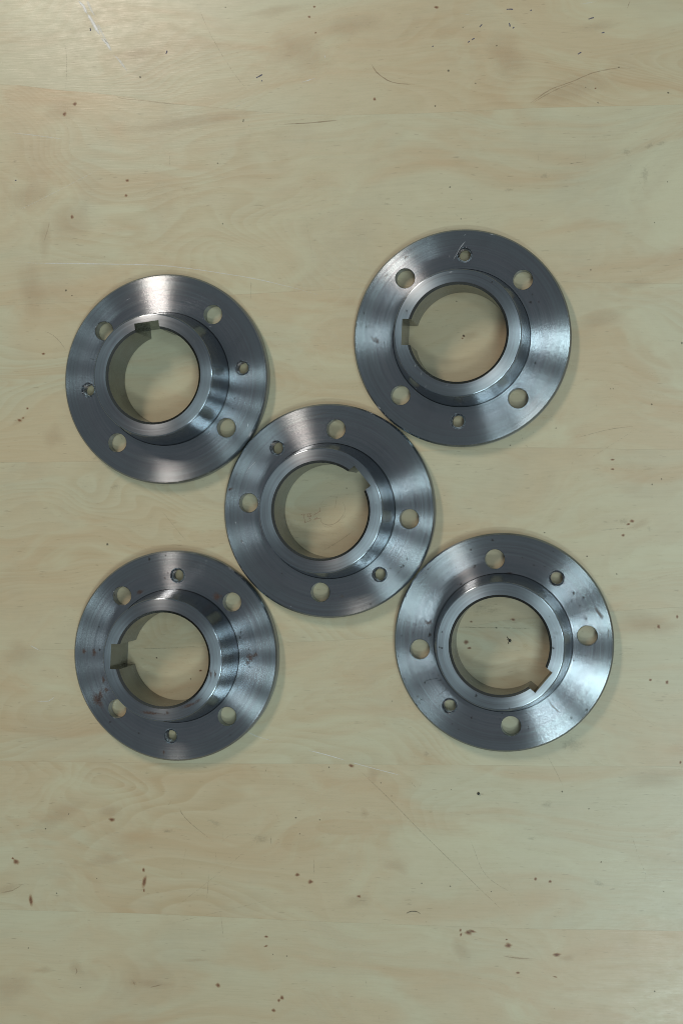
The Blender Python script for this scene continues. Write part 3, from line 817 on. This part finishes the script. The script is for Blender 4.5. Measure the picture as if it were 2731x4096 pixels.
stain(4, 'disc', 'pits', M_PIT, strokes=[([(255, 1065), (290, 1050), (330, 1042), (360, 1038)], 5), ([(350, 1150), (385, 1130), (415, 1105)], 4)], stuff=True, peak=0.8)
# upper right flange
bl = [(150 + pr.random() * 110, 700 + pr.random() * 140, pr.uniform(1.5, 4), pr.uniform(1.5, 5), 60) for k in range(70)]
bl = [b for b in bl if abs((b[1] - 700) - (b[0] - 150) * 1.1) < 55]
stain(1, 'disc', 'rust_spot', M_RUST, bl + [(200, 800, 18, 40, 60)], peak=0.8)
stain(1, 'disc', 'rust_spot', M_SCRAPE, [(405, 250, 22, 9, 30), (270, 372, 24, 7, 40)], peak=0.75)
stain(1, 'disc', 'pits', M_PIT, [(1248, 497, 5, 5, 0), (1290, 547, 5, 5, 0), (1235, 548, 9, 9, 0), (125, 622, 4, 7, 0), (140, 715, 5, 9, 0), (1268, 955, 6, 7, 0), (262, 822, 4, 8, 0), (520, 360, 5, 3, 0)], stuff=True)
stain(1, 'hub', 'pits', M_PIT, [(978, 415, 6, 5, 0), (410, 605, 4, 9, 0), (572, 375, 4, 4, 0)], stuff=True)
stain(1, 'disc', 'scratch', M_NICK, strokes=[([(716, 272), (745, 225), (770, 180), (803, 142)], 5), ([(695, 260), (697, 225)], 4), ([(790, 105), (805, 95)], 5), ([(960, 95), (1000, 102)], 5),
      ([(1170, 1140), (1270, 1140)], 4), ([(655, 1190), (662, 1192)], 5)])
stain(1, 'hub', 'scratch', M_NICK, strokes=[([(820, 1125), (855, 1098)], 4), ([(505, 1040), (512, 1005)], 4), ([(690, 350), (720, 345)], 10), ([(670, 1105), (690, 1098)], 4), ([(530, 1120), (548, 1095)], 4), ([(462, 985), (472, 960)], 6),
      ([(450, 505), (520, 480)], 4), ([(1110, 735), (1150, 800)], 3)])
# middle flange
stain(2, 'disc', 'rust_spot', M_RUST, [(110, 656, 18, 9, 20), (100, 665, 10, 7, 0)])
stain(2, 'disc', 'rust_spot', M_RUST, [(183, 1012, 6, 9, 0), (150, 556, 7, 5, 0)])
stain(2, 'disc', 'rust_spot', M_SCRAPE, [(868, 1388, 14, 18, 0), (985, 1405, 10, 8, 0)], peak=0.6)
stain(2, 'disc', 'rust_spot', M_SCRAPE, strokes=[([(630, 175), (700, 150), (790, 125)], 7)], peak=0.6)
stain(2, 'disc', 'pits', M_PIT, [(457, 1233, 5, 5, 0), (1060, 1442, 6, 5, 0), (1308, 1135, 4, 12, 20), (1285, 1180, 4, 9, 20), (1268, 1190, 5, 6, 0), (1250, 1225, 6, 4, 0), (1195, 1200, 5, 4, 0)]
      + [(520 + k * 10 + pr.uniform(-4, 4), 408 - k * 2.6 + (k / 24) ** 2 * -8 + pr.uniform(-5, 5), pr.uniform(2, 4), pr.uniform(2, 3), 0) for k in range(24)], stuff=True)
stain(2, 'disc', 'scratch', M_NICK, strokes=[([(215, 535), (250, 500), (288, 462)], 4), ([(205, 562), (240, 512)], 3), ([(480, 225), (560, 180)], 4), ([(490, 268), (570, 232)], 4), ([(140, 870), (142, 905)], 5), ([(185, 1020), (200, 1030)], 8),
      ([(1170, 1120), (1240, 1015)], 3), ([(515, 1452), (517, 1462)], 7), ([(1270, 935), (1290, 925)], 4)])
stain(2, 'hub', 'scratch', M_NICK, strokes=[([(1090, 740), (1095, 760)], 5), ([(1070, 940), (1075, 925)], 7), ([(540, 855), (545, 885)], 3), ([(1062, 905), (1068, 915)], 5), ([(930, 1168), (945, 1160)], 5)])
# upper left flange
stain(0, 'disc', 'scratch', M_NICK, strokes=[([(1085, 1160), (1065, 1185)], 5), ([(1010, 790), (990, 740)], 3), ([(1070, 425), (1095, 430)], 5), ([(480, 255), (540, 225)], 4), ([(1340, 1085), (1350, 1150)], 3)])
stain(0, 'disc', 'pits', M_PIT, strokes=[([(240, 650), (260, 655), (280, 662)], 5)], blobs=[(1240, 1000, 4, 5, 0), (1252, 930, 4, 4, 0)], stuff=True)
stain(0, 'hub', 'scratch', M_NICK, strokes=[([(430, 545), (455, 520)], 6), ([(960, 520), (985, 540)], 7), ([(375, 990), (390, 1000)], 5), ([(590, 545 - 150), (700, 350)], 4), ([(520, 400), (470, 440)], 4)], peak=0.7)

# ------------------------------------------------------------------ grit, shaving and hair lying on the table
def grit_mesh(r, seed):
    bm = bmesh.new()
    bmesh.ops.create_icosphere(bm, subdivisions=2, radius=r)
    rr = random.Random(seed)
    for v in bm.verts:
        v.co *= 0.85 + 0.3 * rr.random()
        v.co.z *= 0.75
    return finish(bm, 'black_crumb', 40)

def tube(name, pts, r, mat, parent=None, sides=6):
    bm = bmesh.new()
    prev = None
    P = [Vector(p) for p in pts]
    for i, p in enumerate(P):
        d = (P[min(i + 1, len(P) - 1)] - P[max(i - 1, 0)]).normalized()
        a = d.cross(Vector((0, 0, 1))).normalized()
        b = a.cross(d)
        e = r * (0.35 + 0.65 * min(1, 4 * min(i, len(P) - 1 - i) / len(P)))
        vs = [bm.verts.new(p + a * e * cos(2 * pi * k / sides) + b * e * sin(2 * pi * k / sides)) for k in range(sides)]
        if prev:
            bridge(bm, prev, vs)
        prev = vs
    return link(name, finish(bm, name, 60), mat, parent)

c = at(1913, 3174)
o = link('black_crumb', grit_mesh(0.0010, 3), M_BLACK, None, (c.x, c.y, 0.0008))
tag(o, 'tiny round black crumb alone on the bare wood below the lower right flange', 'crumb')

c = at(*gBR(831, 787))
sh = bpy.data.objects.new('dark_shaving', None)
COL.objects.link(sh)
sh.location = (c.x, c.y, 0)
tag(sh, 'tiny dark metal shaving with wispy ends on the wood inside the lower right flange', 'shaving')
link('lump', grit_mesh(0.00105, 8), M_BLACK, sh, (0, 0, 0.0009))
def rel(x, y, z): 
    q = at(*gBR(x, y)) - c
    return (q.x, q.y, z)
tube('wisp', [rel(831, 785, 0.0009), rel(822, 776, 0.0012), rel(815, 768, 0.0009), rel(811, 760, 0.0004)], 0.00022, M_HAIR, sh)
tube('wisp', [rel(830, 788, 0.0008), rel(824, 796, 0.0010), rel(820, 806, 0.0006), rel(817, 812, 0.0003)], 0.00020, M_HAIR, sh)
tube('wisp', [rel(826, 784, 0.0008), rel(818, 782, 0.0009), rel(810, 783, 0.0004)], 0.00018, M_HAIR, sh)

hp = [(298, 750), (308, 744), (322, 740), (338, 740), (352, 744), (362, 752)]
tube('hair', [(*at(*q4(*p)).to_2d(), 0.0002 + 0.0004 * (k % 2)) for k, p in enumerate(hp)], 0.00018, M_HAIR)
o = bpy.data.objects['hair']
tag(o, 'short dark curved hair lying on the wood near the bottom of the table', 'hair')
